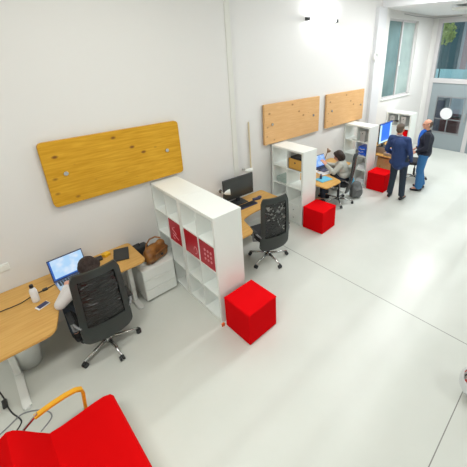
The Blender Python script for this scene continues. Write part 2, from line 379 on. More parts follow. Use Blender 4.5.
wd = bpy.data.worlds.new('world'); sc.world = wd; wd.use_nodes = True
wb = wd.node_tree.nodes['Background']; wb.inputs[0].default_value = (.62, .72, .80, 1); wb.inputs[1].default_value = 1.2

# ------------------------------------------------------------------ wall fittings
def wall_panel(x0, y, z0, L, H, m, label, rad=.05, right_rad=None):
    t = empty('wooden_wall_panel', (x0, y, z0), 0, label, 'panel', 'wooden panels mounted on the wall')
    p = fillet([(0, 0), (L, 0), (L, H), (0, H)], rad, 6)
    b = MB().prism(p, 0, .045, .004); bmesh.ops.rotate(b.bm, matrix=Matrix.Rotation(PI / 2, 3, 'X'), verts=b.bm.verts)
    b.build('board', m, t)
    for kx in (.19, 1.41):
        s = MB().cyl((kx, -.048, H * .5), (kx, .016, H * .5), .012).cyl((kx, -.066, H * .5), (kx, -.045, H * .5), .024, .024, 20)
        s.build('steel_standoff', M_CHROME, t, False)
    return t
wall_panel(.525, -.197, 1.515, 1.625, .745, M_PINE, 'pine board in dim-light tone with dark knots mounted on the wall left of the tall shelves', .055)
wall_panel(3.955, -.018, 1.49, 1.625, .745, M_PINE_L, 'wooden board in bright-light tone on the wall above the second shelf unit, left one of the far pair', .012)
wall_panel(5.84, -.018, 1.49, 1.56, .745, M_PINE_L, 'wooden board in bright-light tone on the wall nearest the window, right one of the far pair', .012)
o = empty('wall_outlet', (-.06, -.18, 1.0), 0, 'white double wall socket plate above the left desk', 'socket')
MB().box(-.045, .045, -.012, 0, -.045, .045, bevel=.005).build('plate', bpy.data.materials['pilaster_grey'] if 'pilaster_grey' in bpy.data.materials else M_WHITE2, o)
MB().cyl((0, -.016, 0), (0, -.011, 0), .028, .028, 20).build('socket_face', M_WHITE2, o)
struct(MB().box(7.70, 8.10, -.09, .0, 0, 4.06).build('trim_1', mat('pilaster_grey', (.72, .73, .745), .6)))
br = MB()
for k in range(20):
    a, b = k * PI / 10, (k + 1) * PI / 10
    br.cyl((7.72 + .085 * math.cos(a), -.10, 2.96 + .085 * math.sin(a)), (7.72 + .085 * math.cos(b), -.10, 2.96 + .085 * math.sin(b)), .018, .018, 8)
tag(br.build('wall_ring', M_WHITE2), 'white ring fixed to the grey pilaster left of the window', 'ring')
st = MB().cyl((3.62, -.035, .73), (3.62, -.012, 1.98), .013, .013, 10).build('wooden_stick', M_WOODSTICK)
tag(st, 'thin pale wooden stick leaning upright on the wall behind the black monitor', 'stick')
cw = MB().tube([(9.2, -.012, 4.0), (9.9, -.012, 3.985), (10.6, -.012, 4.0), (11.27, -.015, 4.005), (11.285, -.4, 4.01), (11.285, -.8, 4.02)], .006)
tag(cw.build('cable', M_GREYP), 'thin grey cable strung along the top of wall over window and door', 'cable')

# ------------------------------------------------------------------ shelving
def shelf_unit(x0, yf, label, w=.745):
    t = empty('cube_shelf_unit', (x0, yf, 0), 0, label, 'shelf unit', 'white cube shelf units')
    D, H, T, ti = .39, 1.47, .038, .018
    MB().box(0, D, 0, w, H - T, H, bevel=.002).build('top_panel', M_WHITE, t)
    MB().box(0, D, 0, w, 0, T, bevel=.002).build('bottom_panel', M_WHITE, t)
    MB().box(0, D, 0, T, T, H - T, bevel=.002).build('side_panel', M_WHITE, t)
    MB().box(0, D, w - T, w, T, H - T, bevel=.002).build('side_panel', M_WHITE, t)
    MB().box(.003, D - .003, w / 2 - ti / 2, w / 2 + ti / 2, T, H - T).build('divider', M_WHITE, t)
    ch = (H - 2 * T - 3 * ti) / 4
    for k in range(3):
        z = T + ch * (k + 1) + ti * k
        MB().box(.003, D - .003, T, w / 2 - ti / 2, z, z + ti).box(.003, D - .003, w / 2 + ti / 2, w - T, z, z + ti).build('shelf', M_WHITE, t)
    return t
YA = -1.665
s1 = shelf_unit(1.655, YA, 'white cube shelf unit with two red inserts, directly behind the nearest red cube')
s2 = shelf_unit(1.655, YA + .748, 'white cube shelf unit with one red insert, wall-side half beneath the dim-toned board', .735)
CH = (1.47 - .076 - .054) / 4
def cell(col, row, w=.745):  # col 0 = front (towards room), row 0 = bottom ; returns y0,y1,z0,z1 local
    cw_ = (w - .076 - .018) / 2
    y0 = .038 + col * (cw_ + .018); z0 = .038 + row * (CH + .018)
    return y0, y0 + cw_, z0, z0 + CH
def insert(x0, yf, col, row, label, motif, m=M_INS, w=.745, grp='red inserts in the tall shelves'):
    y0, y1, z0, z1 = cell(col, row, w)
    t = empty('storage_insert', (x0 + .006, yf, 0), 0, label, 'storage box', grp)
    b = MB(); g = .006; y0 += g; y1 -= g; z0 += .0; z1 -= .012; X = .36
    b.box(0, .014, y0, y1, z0, z1, bevel=.002).box(.014, X, y0, y0 + .01, z0, z1).box(.014, X, y1 - .01, y1, z0, z1).box(X - .01, X, y0 + .01, y1 - .01, z0, z1).box(.014, X, y0 + .01, y1 - .01, z0, z0 + .01)
    b.build('box', m, t)
    mm = MB(); yc, zc = (y0 + y1) / 2, (z0 + z1) / 2
    if motif == 'dots':
        for i in range(3):
            for j in range(3):
                mm = MB(); mm.cyl((-.003, yc + (i - 1) * .062 - .02, zc + (j - 1) * .062), (.0, yc + (i - 1) * .062 - .02, zc + (j - 1) * .062), .018, .018, 14); mm.build('printed_dot', M_PINK, t)
    elif motif == 'squiggle':
        P = [(-.002, yc + .02 + .045 * math.sin(a * 1.9), zc - .11 + a * .035) for a in [i * .4 for i in range(14)]]
        mm.tube(P, .0045, 6); mm.tube([(-.002, yc - .08, zc - .09), (-.002, yc + .06, zc - .03)], .004, 6); mm.build('line_print', M_PINK, t)
    elif motif == 'curl':
        P = [(-.002, yc - .09 + .035 * math.cos(a), zc - .05 + .05 * math.sin(a)) for a in [i * .45 for i in range(12)]]
        mm.tube(P, .004, 6); mm.build('line_print', M_PINK, t)
    return t
insert(1.655, YA, 0, 2, 'red shelf insert with nine pale dots, nearest the room end', 'dots')
insert(1.655, YA, 1, 2, 'red shelf insert with a faint curl in its lower corner, the middle one', 'curl')
insert(1.655, YA + .748, 0, 2, 'red shelf insert with a pale squiggle, nearest the wall', 'squiggle', w=.735)
s3 = shelf_unit(4.14, -.84, 'white cube shelf unit between the second and third desks, holding a yellow-brown box', .79)
def put_drawers(x0, yf, col, row, w, label):
    y0, y1, z0, z1 = cell(col, row, w)
    t = empty('drawer_insert', (x0 + .004, yf, 0), 0, label, 'drawer insert')
    zm = (z0 + z1) / 2
    MB().box(.016, .36, y0 + .003, y1 - .003, z0, z1 - .004).build('carcass', M_WHITE2, t)
    for a, b in ((z0 + .002, zm - .002), (zm + .002, z1 - .005)):
        d = MB().box(0, .015, y0 + .004, y1 - .004, a, b, bevel=.002).build('drawer_front', M_WHITE, t)
        MB().cyl((-.014, (y0 + y1) / 2, (a + b) / 2), (0, (y0 + y1) / 2, (a + b) / 2), .012, .012, 14).build('knob', M_CHROME, d)
put_drawers(4.14, -.84, 0, 0, .79, 'white two-drawer insert low in the shelf unit behind the second red cube')
put_drawers(4.14, -.84, 1, 0, .79, 'white two-drawer insert at the bottom wall-side corner of the middle shelf unit')
y0, y1, z0, z1 = cell(0, 3, .79)
t = empty('magazine_box', (4.16, -.84, z0), 0, 'yellow-brown open box with black contents in the top of the middle shelf unit', 'box')
yb0, yb1 = y0 + .015, y1 - .02
MB().box(0, .3, yb0, yb1, 0, .012).box(0, .008, yb0, yb1, 0, .2).box(.292, .3, yb0, yb1, 0, .2).box(0, .3, yb0, yb0 + .008, 0, .2).box(0, .3, yb1 - .008, yb1, 0, .2).build('box', M_CARD, t)
MB().cyl((-.004, (yb0 + yb1) / 2, .13), (.001, (yb0 + yb1) / 2, .13), .016).build('finger_hole', M_BLK, t)
c = MB().box(4.18, 4.44, -.84 + yb0 + .03, -.84 + yb1 - .03, z0 + .014, z0 + .235, bevel=.01).build('black_folder_stack', M_BLK); tag(c, 'black folders standing inside the yellow-brown box', 'folders')
y0, y1, z0, z1 = cell(1, 2, .79)
tw = MB()
for k in range(3): tw.box(4.18, 4.44, -.84 + y0 + .04, -.84 + y1 - .05, z0 + .001 + k * .035, z0 + .034 + k * .035, bevel=.012)
tag(tw.build('folded_cloth', M_GREEN), 'folded grey-green cloth on a shelf of the middle unit by the wall', 'cloth')
s4 = shelf_unit(6.70, -.70, 'white cube shelf unit with blue bags, right of the person in grey', .69)
y0, y1, z0, z1 = cell(0, 2, .69)
for k, (dz, dy, lab) in enumerate(((0, 0, 'blue folded bag at the bottom of the pile in the third shelf unit'), (.075, .02, 'blue folded bag in the middle of the pile in the third shelf unit'), (.15, -.01, 'blue bag with crumpled top uppermost in the third shelf unit'))):
    b = MB().box(6.73, 7.03, -.70 + y0 + .03 + dy, -.70 + y1 - .04 + dy, z0 + dz + .002, z0 + dz + .072, bevel=.025)
    ob = b.build('folded_bag', M_BLUE); tag(ob, lab, 'bag', 'blue bags on the third shelf unit')
    MB().tube([(6.728, -.70 + y0 + .08 + dy, z0 + dz + .03), (6.71, -.70 + y0 + .15 + dy, z0 + dz + .015), (6.728, -.70 + y0 + .22 + dy, z0 + dz + .035)], .005).build('handle', M_PAPER, ob)
y0, y1, z0, z1 = cell(0, 3, .69)
t = empty('grey_binder_box', (6.73, -.70 + y0 + .1, z0), 0, 'pale grey upright file box in the top of the third shelf unit', 'box')
MB().box(0, .28, 0, .13, 0, .25, bevel=.005).build('box', mat('pale_grey_card', (.45, .45, .44), .7), t); MB().cyl((-.003, .065, .19), (.001, .065, .19), .014).build('finger_hole', M_BLK, t)
for row, lab in ((1, 'stack of white paper on the middle shelf of the third unit'), (0, 'stack of white paper at the bottom of the third unit')):
    y0, y1, z0, z1 = cell(0, row, .69)
    tag(MB().box(6.76, 7.00, -.70 + y0 + .05, -.70 + y1 - .06, z0 + .001, z0 + .10, bevel=.004).build('paper_stack', M_PAPER), lab, 'paper')
s5 = shelf_unit(8.90, -.72, 'white cube shelf unit farthest away, against the wall under the window behind the men', .72)
for col, row, lab in ((0, 3, 'pale grey file box top right in the farthest shelf unit'), (1, 3, 'pale grey file box top left in the farthest shelf unit')):
    y0, y1, z0, z1 = cell(col, row, .72)
    t = empty('grey_binder_box', (8.93, -.72 + y0 + .12, z0), 0, lab, 'box')
    MB().box(0, .28, 0, .14, 0, .27, bevel=.005).build('box', bpy.data.materials['pale_grey_card'], t); MB().cyl((-.003, .07, .2), (.001, .07, .2), .014).build('finger_hole', M_BLK, t)
rt = MB().box(8.92, 9.2, -.72 + .07, -.72 + .30, .7275, .96, bevel=.01)

# ------------------------------------------------------------------ red cubes
def red_cube(x, y, rz, label, s=.44):
    t = empty('cube_pouf', (x, y, 0), rz, label, 'pouf', 'red cube poufs')
    MB().box(-s / 2, s / 2, -s / 2, s / 2, .004, s, bevel=.012).build('cushion', M_RED, t)
    p = MB()
    h = s / 2 - .003
    for z in (s - .012,): p.tube([(-h, -h, z), (h, -h, z), (h, h, z), (-h, h, z), (-h, -h, z)], .006, 8)
    p.build('piping', M_RED, t)
    return t
red_cube(1.893, -1.938, .02, 'red fabric cube pouf nearest the camera, at the end of the tall shelves')
red_cube(4.37, -1.075, .065, 'red fabric cube pouf at the end of the middle shelf unit')
red_cube(6.84, -1.00, .03, 'red fabric cube pouf farthest away, beside the man in the navy suit')
og = MB().box(1.615, 1.655, -1.72, -1.695, 0, .05, bevel=.008); tag(og.build('orange_tag', M_ORANGE), 'tiny orange tab on the floor at the foot of the tall shelves', 'tag')

# ------------------------------------------------------------------ desks
def make_desk():
    t = empty('corner_desk', (0, 0, 0))
    pts = [(0, 0), (1.6, 0), (1.6, -.57), (.86, -.57), (.62, -.64), (.585, -.78), (.50, -1.04), (0, -1.04)]
    p = fillet(pts, [.02, .06, .09, .18, .08, .08, .09, .04], 7)
    MB().prism(p, .695, .72, .004).build('desktop', M_OAK, t)
    for (x, ya, yb) in ((.12, -.16, -1.0), (1.44, -.08, -.52)):
        l = MB(); yc = (ya + yb) / 2 + (.1 if x < 1 else 0)
        l.prism([(x - .035, yb + .03), (x - .02, yb), (x + .02, yb), (x + .035, yb + .03), (x + .035, ya), (x - .035, ya)], 0, .035, .006)
        l.box(x - .028, x + .028, yc - .05, yc + .05, .03, .67, bevel=.01)
        l.box(x - .03, x + .03, ya, yb + .08, .66, .69, bevel=.006)
        l.build('leg', M_WHITE2, t)
    MB().box(.15, 1.41, -.16, -.11, .63, .69).build('support_beam', M_WHITE2, t)
    MB().box(.4, 1.2, -.3, -.12, .56, .575).box(.4, 1.2, -.125, -.12, .56, .66).box(.4, 1.2, -.3, -.295, .56, .60).build('cable_tray', M_WHITE2, t)
    return t
d1 = make_desk(); d1.location = (-.38, -.19, 0); tag(d1, 'oak-topped corner desk nearest the camera, with laptop, bottle and phone', 'desk', 'oak corner desks')
def desk(loc, lab):
    d = copy_tree(d1); d.location = loc; d['label'] = lab; return d
desk((2.10, -.20, 0), 'oak-topped corner desk with the black wall-side monitor, behind the tall shelves')
desk((4.58, -.03, 0), 'oak-topped corner desk where the person in grey sits with papers')
desk((7.14, -.14, 0), 'oak-topped corner desk with the blue-screened monitor, behind the man in navy')

# ------------------------------------------------------------------ office chairs
def make_chair():
    t = empty('office_chair', (0, 0, 0))
    b = MB()
    angs = [PI / 2 + .72 + k * 2 * PI / 5 for k in range(5)]
    for a in angs:
        c, s = math.cos(a), math.sin(a)
        b.cyl((.03 * c, .03 * s, .105), (.31 * c, .31 * s, .075), .021, .013, 10)
    b.cyl((0, 0, .07), (0, 0, .13), .045, .038, 20)
    b.build('star_base', M_CHROME, t, True)
    for a in angs:
        c, s = math.cos(a) * .315, math.sin(a) * .315
        k = MB(); px, py = -math.sin(a), math.cos(a)
        for q in (-1, 1): k.cyl((c + px * q * .008, s + py * q * .008, .029), (c + px * q * .024, s + py * q * .024, .029), .028, .028, 18)
        k.cyl((c, s, .035), (c, s, .08), .009).ell((c, s, .045), (.018, .018, .016), seg=10)
        k.build('caster', M_BLK, t)
    MB().cyl((0, 0, .12), (0, 0, .30), .027).cyl((0, 0, .30), (0, 0, .44), .016).build('gas_lift', M_BLK, t)
    MB().box(-.1, .1, -.14, .12, .415, .455, bevel=.01).build('tilt_mechanism', M_GREYP, t)
    s_ = MB().prism(fillet([(-.245, -.2), (.245, -.2), (.26, .27), (-.26, .27)], .09, 6), .455, .525, .02)
    smooth_angle(s_.build('seat', M_SEATF, t), 50)
    # back: a bowed sheet; frame is the rim, mesh panel the inside
    Z0, Z1 = .315, 1.20
    def pt(u, v, off=0):
        z = Z0 + (Z1 - Z0) * v
        hw = .252 - .030 * v - .03 * max(0, v - .9) / .1 * .5
        if v < .10: hw -= (.10 - v) ** 2 * 5.0
        y = -.225 - .05 * math.sin(PI * min(1, v * 1.05)) * .6 - .045 * v + .045 * u * u
        return Vector((u * hw, y - off, z))
    NU, NV = 16, 22
    fb = MB(); mb = MB()
    def isrim(i, j):
        return i < 2 or i >= NU - 2 or j < 6 or j >= NV - 2
    for B, test in ((fb, isrim), (mb, lambda i, j: not isrim(i, j))):
        vs = {}
        def V(i, j, side, B=B, vs=vs):
            k = (i, j, side)
            if k not in vs:
                th = (.014 if B is fb else .002)
                u, v = i / NU * 2 - 1, j / NV
                # rounded corners of the outline
                uu = u
                uu = u * (1 - .09 * max(0, (v - .90) / .10) ** 2)
                vs[k] = B.bm.verts.new(pt(uu, v, th if side else -th))
            return vs[k]
        cells = [(i, j) for i in range(NU) for j in range(NV) if test(i, j)]; cs = set(cells)
        for i, j in cells:
            B.bm.faces.new((V(i, j, 0), V(i, j + 1, 0), V(i + 1, j + 1, 0), V(i + 1, j, 0)))
            B.bm.faces.new((V(i, j, 1), V(i + 1, j, 1), V(i + 1, j + 1, 1), V(i, j + 1, 1)))
            for (di, dj, e) in ((-1, 0, ((i, j), (i, j + 1))), (1, 0, ((i + 1, j + 1), (i + 1, j))), (0, -1, ((i + 1, j), (i, j))), (0, 1, ((i, j + 1), (i + 1, j + 1)))):
                if (i + di, j + dj) not in cs:
                    (a, b_), (c, d) = e
                    B.bm.faces.new((V(a, b_, 0), V(a, b_, 1), V(c, d, 1), V(c, d, 0)))
        bmesh.ops.recalc_face_normals(B.bm, faces=B.bm.faces[:])
    smooth_angle(fb.build('backrest', M_FRAME, t), 50)
    smooth_angle(mb.build('back_mesh', M_MESH, t), 50)
    MB().box(-.035, .035, -.235, -.10, .425, .45, bevel=.008).box(-.035, .035, -.235, -.215, .43, .56, bevel=.008).build('back_support', M_BLK, t)
    for s in (-1, 1):
        a = MB().tube([(s * .22, -.06, .44), (s * .285, -.06, .46), (s * .29, -.06, .58), (s * .285, -.07, .625)], .013, 10)
        a.tube([(s * .285, -.15, .635), (s * .27, -.20, .61), (s * .235, -.235, .58)], .012, 10)
        a.tube([(s * .285, -.15, .632), (s * .285, .03, .632)], .010, 8)
        a = a.build('armrest', M_GREYP, t)
        MB().box(s * .285 - .025, s * .285 + .025, -.17, .03, .632, .652, bevel=.008).build('arm_pad', M_BLK, a)
    return t
c1 = make_chair(); c1.location = (.56, -.975, 0); c1.rotation_euler.z = -.03
tag(c1, 'black high-back mesh office chair nearest the camera, with a person in white sitting in it', 'office chair', 'black office chairs')
def chair(loc, rz, lab):
    c = copy_tree(c1); c.location = loc; c.rotation_euler.z = rz; c['label'] = lab
    for q in list(bpy.data.objects):
        if q.parent == c and q.name.startswith('back_mesh'):
            q.data = q.data.copy(); q.data.materials[0] = M_MESH2
    return c
chair((2.985, -1.11, 0), -.25, 'empty black high-back mesh office chair between the tall and middle shelves')
c3 = chair((5.50, -.73, 0), .43, 'black high-back office chair seen side-on, with the person in grey sitting in it')
for q in list(bpy.data.objects):   # this one is reclined
    if q.parent == c3 and q.name.split('.')[0] in ('backrest', 'back_mesh'):
        pv = Vector((0, -.22, .42)); q.rotation_euler.x = .09; q.location = pv - Euler((.09, 0, 0)).to_matrix() @ pv
so = empty('office_stool', (7.98, -1.36, 0), .5, 'low black swivel stool on a star base between the two standing men', 'stool')
for ch in [q for q in list(bpy.data.objects) if q.parent == c1]:
    if ch.name.split('.')[0] in ('star_base', 'caster', 'gas_lift', 'seat'): copy_tree(ch, so)

# ------------------------------------------------------------------ people
def hand(mb, w, d, up, side, r=.0085):
    """palm at wrist w pointing along d, 'up' = back of hand, five curled fingers; side=+1 thumb to +cross"""
    w = Vector(w); d = Vector(d).normalized(); up = Vector(up); up = (up - d * up.dot(d)).normalized(); s = d.cross(up).normalized() * side
    for k in (-1.4, -.5, .4, 1.3): mb.capsule(w + d * .0 + s * k * .010, w + d * .085 + s * k * .019, .016, .012, 8)
    for k, L in ((-1.4, .055), (-.5, .070), (.4, .075), (1.3, .068)):
        a = w + d * .088 + s * k * .020; b = a + d * L * .5 - up * L * .15; c = b + d * L * .35 - up * L * .42
        mb.capsule(a, b, r, r * .95, 8); mb.capsule(b, c, r * .95, r * .8, 8)
    a = w + d * .025 + s * .026; b = a + d * .03 + s * .028 - up * .008; c = b + d * .032 + s * .006 - up * .012
    mb.capsule(a, b, .012, .010, 8); mb.capsule(b, c, .010, .008, 8)
def head(mb, c, rz=0, pitch=0):
    M = Matrix.Translation(Vector(c)) @ Euler((pitch, 0, rz)).to_matrix().to_4x4()
    def E(p, r): mb.ell(M @ Vector(p), r, rot=(pitch, 0, rz), seg=18)
    E((0, -.012, .025), (.074, .092, .086)); E((0, .012, -.035), (.060, .075, .072)); E((0, .042, -.078), (.034, .036, .03))
    E((0, .095, -.012), (.013, .018, .020)); E((0, .086, .01), (.010, .014, .026)); E((0, .082, -.052), (.024, .012, .007)); E((0, .083, -.062), (.020, .011, .007))
    E((-.03, .074, .022), (.018, .012, .006)); E((.03, .074, .022), (.018, .012, .006))
    for s in (-1, 1): E((s * .076, -.012, -.008), (.009, .020, .032))
    return M
def eyes(M, parent):
    m = MB()
    for s in (-1, 1): m.ell(M @ Vector((s * .030, .082, .008)), .0105, seg=10)
    m.build('eyes', M_SHOE, parent, True)
def person(loc, rz, label, J, top, low, topm, lowm, hair, hairm, extra=None, sleeves_long=True, skirt=None, topname='jacket', lowname='trousers', vox=.0085):
    t = empty('person', loc, rz, label, 'person')
    V3 = Vector
    b = MB()
    def P(k): return V3(J[k])
    # torso
    b.ell(P('pel'), (.155, .105, .12)); b.capsule(P('pel'), P('waist'), .115, .115); b.capsule(P('waist'), P('chest'), .12, .135)
    b.capsule(P('shl'), P('shr'), .058, .058); b.capsule(P('chest'), P('neck0'), .12, .06); b.capsule(P('neck0'), P('neck1'), .056, .052)
    for s in 'lr':
        b.capsule(P('sh' + s), P('el' + s), .050, .040); b.capsule(P('el' + s), P('wr' + s), .039, .026)
        b.capsule(P('hip' + s), P('kn' + s), .082, .056); b.capsule(P('kn' + s), P('an' + s), .055, .036)
        f = V3(J['ft' + s]); b.capsule(P('an' + s), f, .034, .026)
        hd = V3(J['hd' + s]); hand(b, P('wr' + s) + (hd.normalized() * .01), hd, J.get('hu' + s, (0, 0, 1)), 1 if s == 'l' else -1)
    M = head(b, J['head'], J.get('hrz', 0), J.get('hp', 0))
    body = organic(b, 'body', M_SKIN, vox * .8, t, 3, .4)
    eyes(M, body)
    # lower garment
    g = MB(); g.ell(P('pel'), (.165, .12, .115)); g.capsule(P('pel'), P('waist') * .5 + P('pel') * .5, .125, .125)
    for s in 'lr':
        g.capsule(P('hip' + s), P('kn' + s), .096 + max(0, low - .06) * .6, .072 + max(0, low - .06) * .6); a = P('kn' + s) * .08 + P('an' + s) * .92; g.capsule(P('kn' + s), a, .072, low)
        g.cyl(P('kn' + s), a + (a - P('kn' + s)).normalized() * .03, .07, low + .006)
    organic(g, lowname, lowm, vox, t, 4, .5)
    # upper garment
    g = MB(); hem = V3(J['hem'])
    g.capsule(P('waist'), P('chest'), .138 * top, .150 * top); g.capsule(P('shl'), P('shr'), .070, .070); g.capsule(P('chest'), P('neck0'), .14 * top, .072)
    g.capsule(P('waist'), hem, .145 * top, .145 * top); g.ell(hem, (.19 * top, .14 * top, .10)); g.ell(P('chest'), (.19 * top, .13 * top, .16))
    for s in 'lr':
        g.capsule(P('sh' + s), P('el' + s), .068, .056); w_ = P('el' + s) * .08 + P('wr' + s) * .92; g.capsule(P('el' + s), w_, .056, .038)
    organic(g, topname, topm, vox, t, 4, .5)
    # shoes
    for s in 'lr':
        q = MB(); a = P('an' + s); f = V3(J['ft' + s]); d = (f - a); d.z = 0; d.normalize(); h = V3((a.x, a.y, .035 + J.get('fz', 0)))
        q.capsule(h - d * .045, h + d * .05, .037, .040); q.capsule(h + d * .05, h + d * .16 - V3((0, 0, .006)), .042, .030); q.capsule(h, h + V3((0, 0, .045)), .038, .036)
        sh = organic(q, 'shoe', J.get('shoem', M_SHOE), .007, t, 3, .5)
        for v in sh.data.vertices:
            if v.co.z < J.get('fz', 0) + .003: v.co.z = J.get('fz', 0) + .003
    # hair
    h = MB(); R_ = Euler((J.get('hp', 0), 0, J.get('hrz', 0)))
    for p, r in hair: h.ell(M @ V3(p), r, rot=tuple(R_), seg=18)
    organic(h, 'hair', hairm, .007, t, 2, .5)
    if extra: extra(t, P, M)
    return t
stand = dict(pel=(0, 0, .93), waist=(0, .005, 1.08), chest=(0, .0, 1.27), neck0=(0, -.01, 1.43), neck1=(0, .01, 1.51), head=(0, .025, 1.60),
    shl=(-.165, -.01, 1.385), shr=(.165, -.01, 1.385), hipl=(-.09, 0, .90), hipr=(.09, 0, .90), hem=(0, -.005, .86))
short_hair = [((0, -.022, .045), (.080, .090, .078)), ((0, -.055, -.005), (.070, .055, .07)), ((0, .03, .080), (.062, .055, .035))]
# man in navy suit, back to us, facing +x
J = dict(stand); J.update(knl=(-.105, .01, .49), knr=(.11, .02, .49), anl=(-.125, -.02, .09), anr=(.15, -.03, .09), ftl=(-.14, .12, .04), ftr=(.17, .11, .04),
    ell=(-.275, -.06, 1.13), elr=(.27, -.07, 1.12), wrl=(-.17, .13, 1.02), wrr=(.20, .10, .98), hdl=(.5, .8, .1), hdr=(-.4, .8, -.1), hul=(-.5, .2, .8), hur=(.5, .2, .8))
def collar(t, P, M):
    MB().lathe([(.062, .0), (.060, .035), (.066, .035), (.070, 0)], tuple(P('neck0') + Vector((0, .005, .005))), 24).build('shirt_collar', M_PAPER, t)
J.update(chest=(-.05, 0, 1.25), waist=(-.03, .005, 1.07), neck0=(-.075, -.005, 1.40), neck1=(-.085, .015, 1.475), head=(-.09, .035, 1.56), shl=(-.235, -.01, 1.36), shr=(.115, -.01, 1.36), ell=(-.30, -.04, 1.10), elr=(.215, -.05, 1.09), wrl=(-.20, .12, .96), wrr=(.21, .10, .88), hem=(-.01, -.005, .84))
person((6.60, -1.53, 0), -PI / 2 + .06, 'man in a navy suit jacket and dark trousers standing with his back to the camera', J, 1.17, .060, M_NAVY, M_SLACK, short_hair, M_HAIRG, collar)
# man in black jacket and jeans in profile
J = dict(stand); J.update(knl=(-.09, .03, .49), knr=(.10, .01, .49), anl=(-.10, .0, .09), anr=(.13, -.06, .09), ftl=(-.12, .14, .04), ftr=(.16, .08, .04), hem=(0, -.005, .93),
    ell=(-.24, -.02, 1.11), elr=(.245, -.02, 1.11), wrl=(-.17, .17, .97), wrr=(.17, .17, .97), hdl=(.3, .7, -.5), hdr=(-.3, .7, -.5), hul=(-.5, .6, .5), hur=(.5, .6, .5), hp=-.08, hrz=.25)
def shirt_front(t, P, M):
    g = MB(); g.ell((-.02, .10, 1.20), (.075, .075, .25)); g.ell((0, .05, 1.42), (.07, .06, .05)); organic(g, 'shirt_front', M_BSHIRT, .008, t, 2, .5)
bald = [((0, -.045, .015), (.077, .068, .070)), ((0, -.05, -.03), (.064, .045, .05)), ((-.05, -.01, .02), (.028, .04, .03)), ((.05, -.01, .02), (.028, .04, .03))]
for k_ in J:
    if isinstance(J[k_], tuple) and J[k_][2] > 1: J[k_] = (J[k_][0], J[k_][1], J[k_][2] * .982)
person((7.42, -1.72, 0), .38, 'balding man in a black jacket, blue shirt and jeans standing in profile, facing the wall', J, 1.10, .082, M_DJKT, M_JEANS, bald, M_HAIRG, shirt_front)
# seated figures, facing +y locally
sit = dict(pel=(0, -.06, .62), waist=(0, -.05, .74), chest=(0, .03, .90), neck0=(0, .09, 1.03), neck1=(0, .125, 1.07), head=(0, .165, 1.13),
    shl=(-.155, .05, .98), shr=(.155, .05, .98), hipl=(-.09, -.03, .60), hipr=(.09, -.03, .60), hem=(0, -.06, .68),
    knl=(-.13, .36, .585), knr=(.13, .36, .585), anl=(-.14, .34, .13), anr=(.13, .32, .13), ftl=(-.15, .48, .08), ftr=(.14, .46, .08), hp=-.45)
for k in ('knl', 'knr'): sit[k] = (sit[k][0], sit[k][1], .575)
slump = dict(waist=(0, -.03, .72), chest=(0, .04, .84), neck0=(0, .105, .95), neck1=(0, .14, .985), shl=(-.14, .07, .90), shr=(.14, .07, .90))
J = dict(sit); J.update(slump); J.update(ell=(-.25, .10, .765), elr=(.19, .20, .775), wrl=(-.19, .27, .785), wrr=(.10, .31, .785), hdl=(.35, 1, -.08), hdr=(-.3, 1, -.08), knl=(-.22, .33, .575), anl=(-.23, .33, .13), ftl=(-.24, .46, .08), hp=-.5, head=(.03, .175, .965))
J.update(neck1=(0, .13, .95), neck0=(0, .105, .92), shl=(-.15, .06, .87), shr=(.14, .06, .87), chest=(0, .03, .80), ell=(-.315, .06, .755), knr=(.05, .36, .575), anr=(.05, .34, .13), ftr=(.05, .46, .08))
long_hair = [((0, -.022, .035), (.094, .100, .090)), ((0, -.06, -.04), (.098, .070, .09)), ((-.05, -.06, .02), (.06, .05, .06)), ((.055, -.05, .01), (.06, .05, .06)), ((-.066, -.01, -.03), (.025, .055, .07)), ((.066, -.01, -.03), (.025, .055, .07)), ((0, .02, .085), (.065, .06, .035))]
person((.56, -.96, 0), .02, 'person with dark hair in a white top and dark trousers typing at the nearest desk', J, .92, .052, M_WSHIRT, M_SLACK, long_hair, M_HAIRD, topname='sweater')
J = dict(sit); J.update(slump); J.update(waist=(0, -.05, .70), chest=(0, -.01, .82), neck0=(0, .02, .955), neck1=(0, .045, .99), shl=(-.14, .0, .91), shr=(.14, .0, .91), head=(0, .075, 1.065), ell=(-.24, .12, .78), elr=(.20, .16, .78), wrl=(-.12, .30, .88), wrr=(.03, .32, .86), hdl=(.2, .7, .7), hdr=(-.2, .7, .6), hul=(-.6, -.6, .4), hur=(.6, -.6, .4), hrz=.25)
person((5.51, -.76, 0), .43, 'person in a grey shirt with dark hair leaning over the third desk beside papers', J, .95, .052, M_GSHIRT, M_SLACK, long_hair, M_HAIRD, topname='shirt')

# ------------------------------------------------------------------ lounge chair bottom left
lg = empty('lounge_armchair', (-.15, -2.35, 0), 0, 'red upholstered lounge chair with golden bentwood arms in the lower left foreground', 'armchair')
hw = .45
def slab(prof, y0, y1, th):
    """profile list of (x,z) swept in y, thickness along normal"""
    m = MB(); n = len(prof); up = []; dn = []
    for i, (x, z) in enumerate(prof):
        a = Vector(prof[max(0, i - 1)]); b = Vector(prof[min(n - 1, i + 1)]); d = (b - a).normalized(); nn = Vector((-d.y, d.x))
        up.append(Vector((x, z))); dn.append(Vector((x, z)) - nn * th)
    pts = [(p.x, p.y) for p in up] + [(p.x, p.y) for p in dn[::-1]]
    m.prism(pts, y0, y1, .012)
    bmesh.ops.rotate(m.bm, matrix=Matrix.Rotation(PI / 2, 3, 'X'), verts=m.bm.verts)
    bmesh.ops.scale(m.bm, vec=(1, 1, 1), verts=m.bm.verts)
    return m
sp = [(0, .40), (.08, .392), (.2, .396), (.32, .405), (.40, .402), (.45, .38), (.47, .34)]
smooth_angle(slab(sp, -hw, hw, .085).build('seat_cushion', M_REDL, lg), 35)
bp_ = [(-.28, .585), (-.245, .64), (-.20, .665), (-.165, .645), (-.12, .585), (-.06, .49), (-.0, .402)]
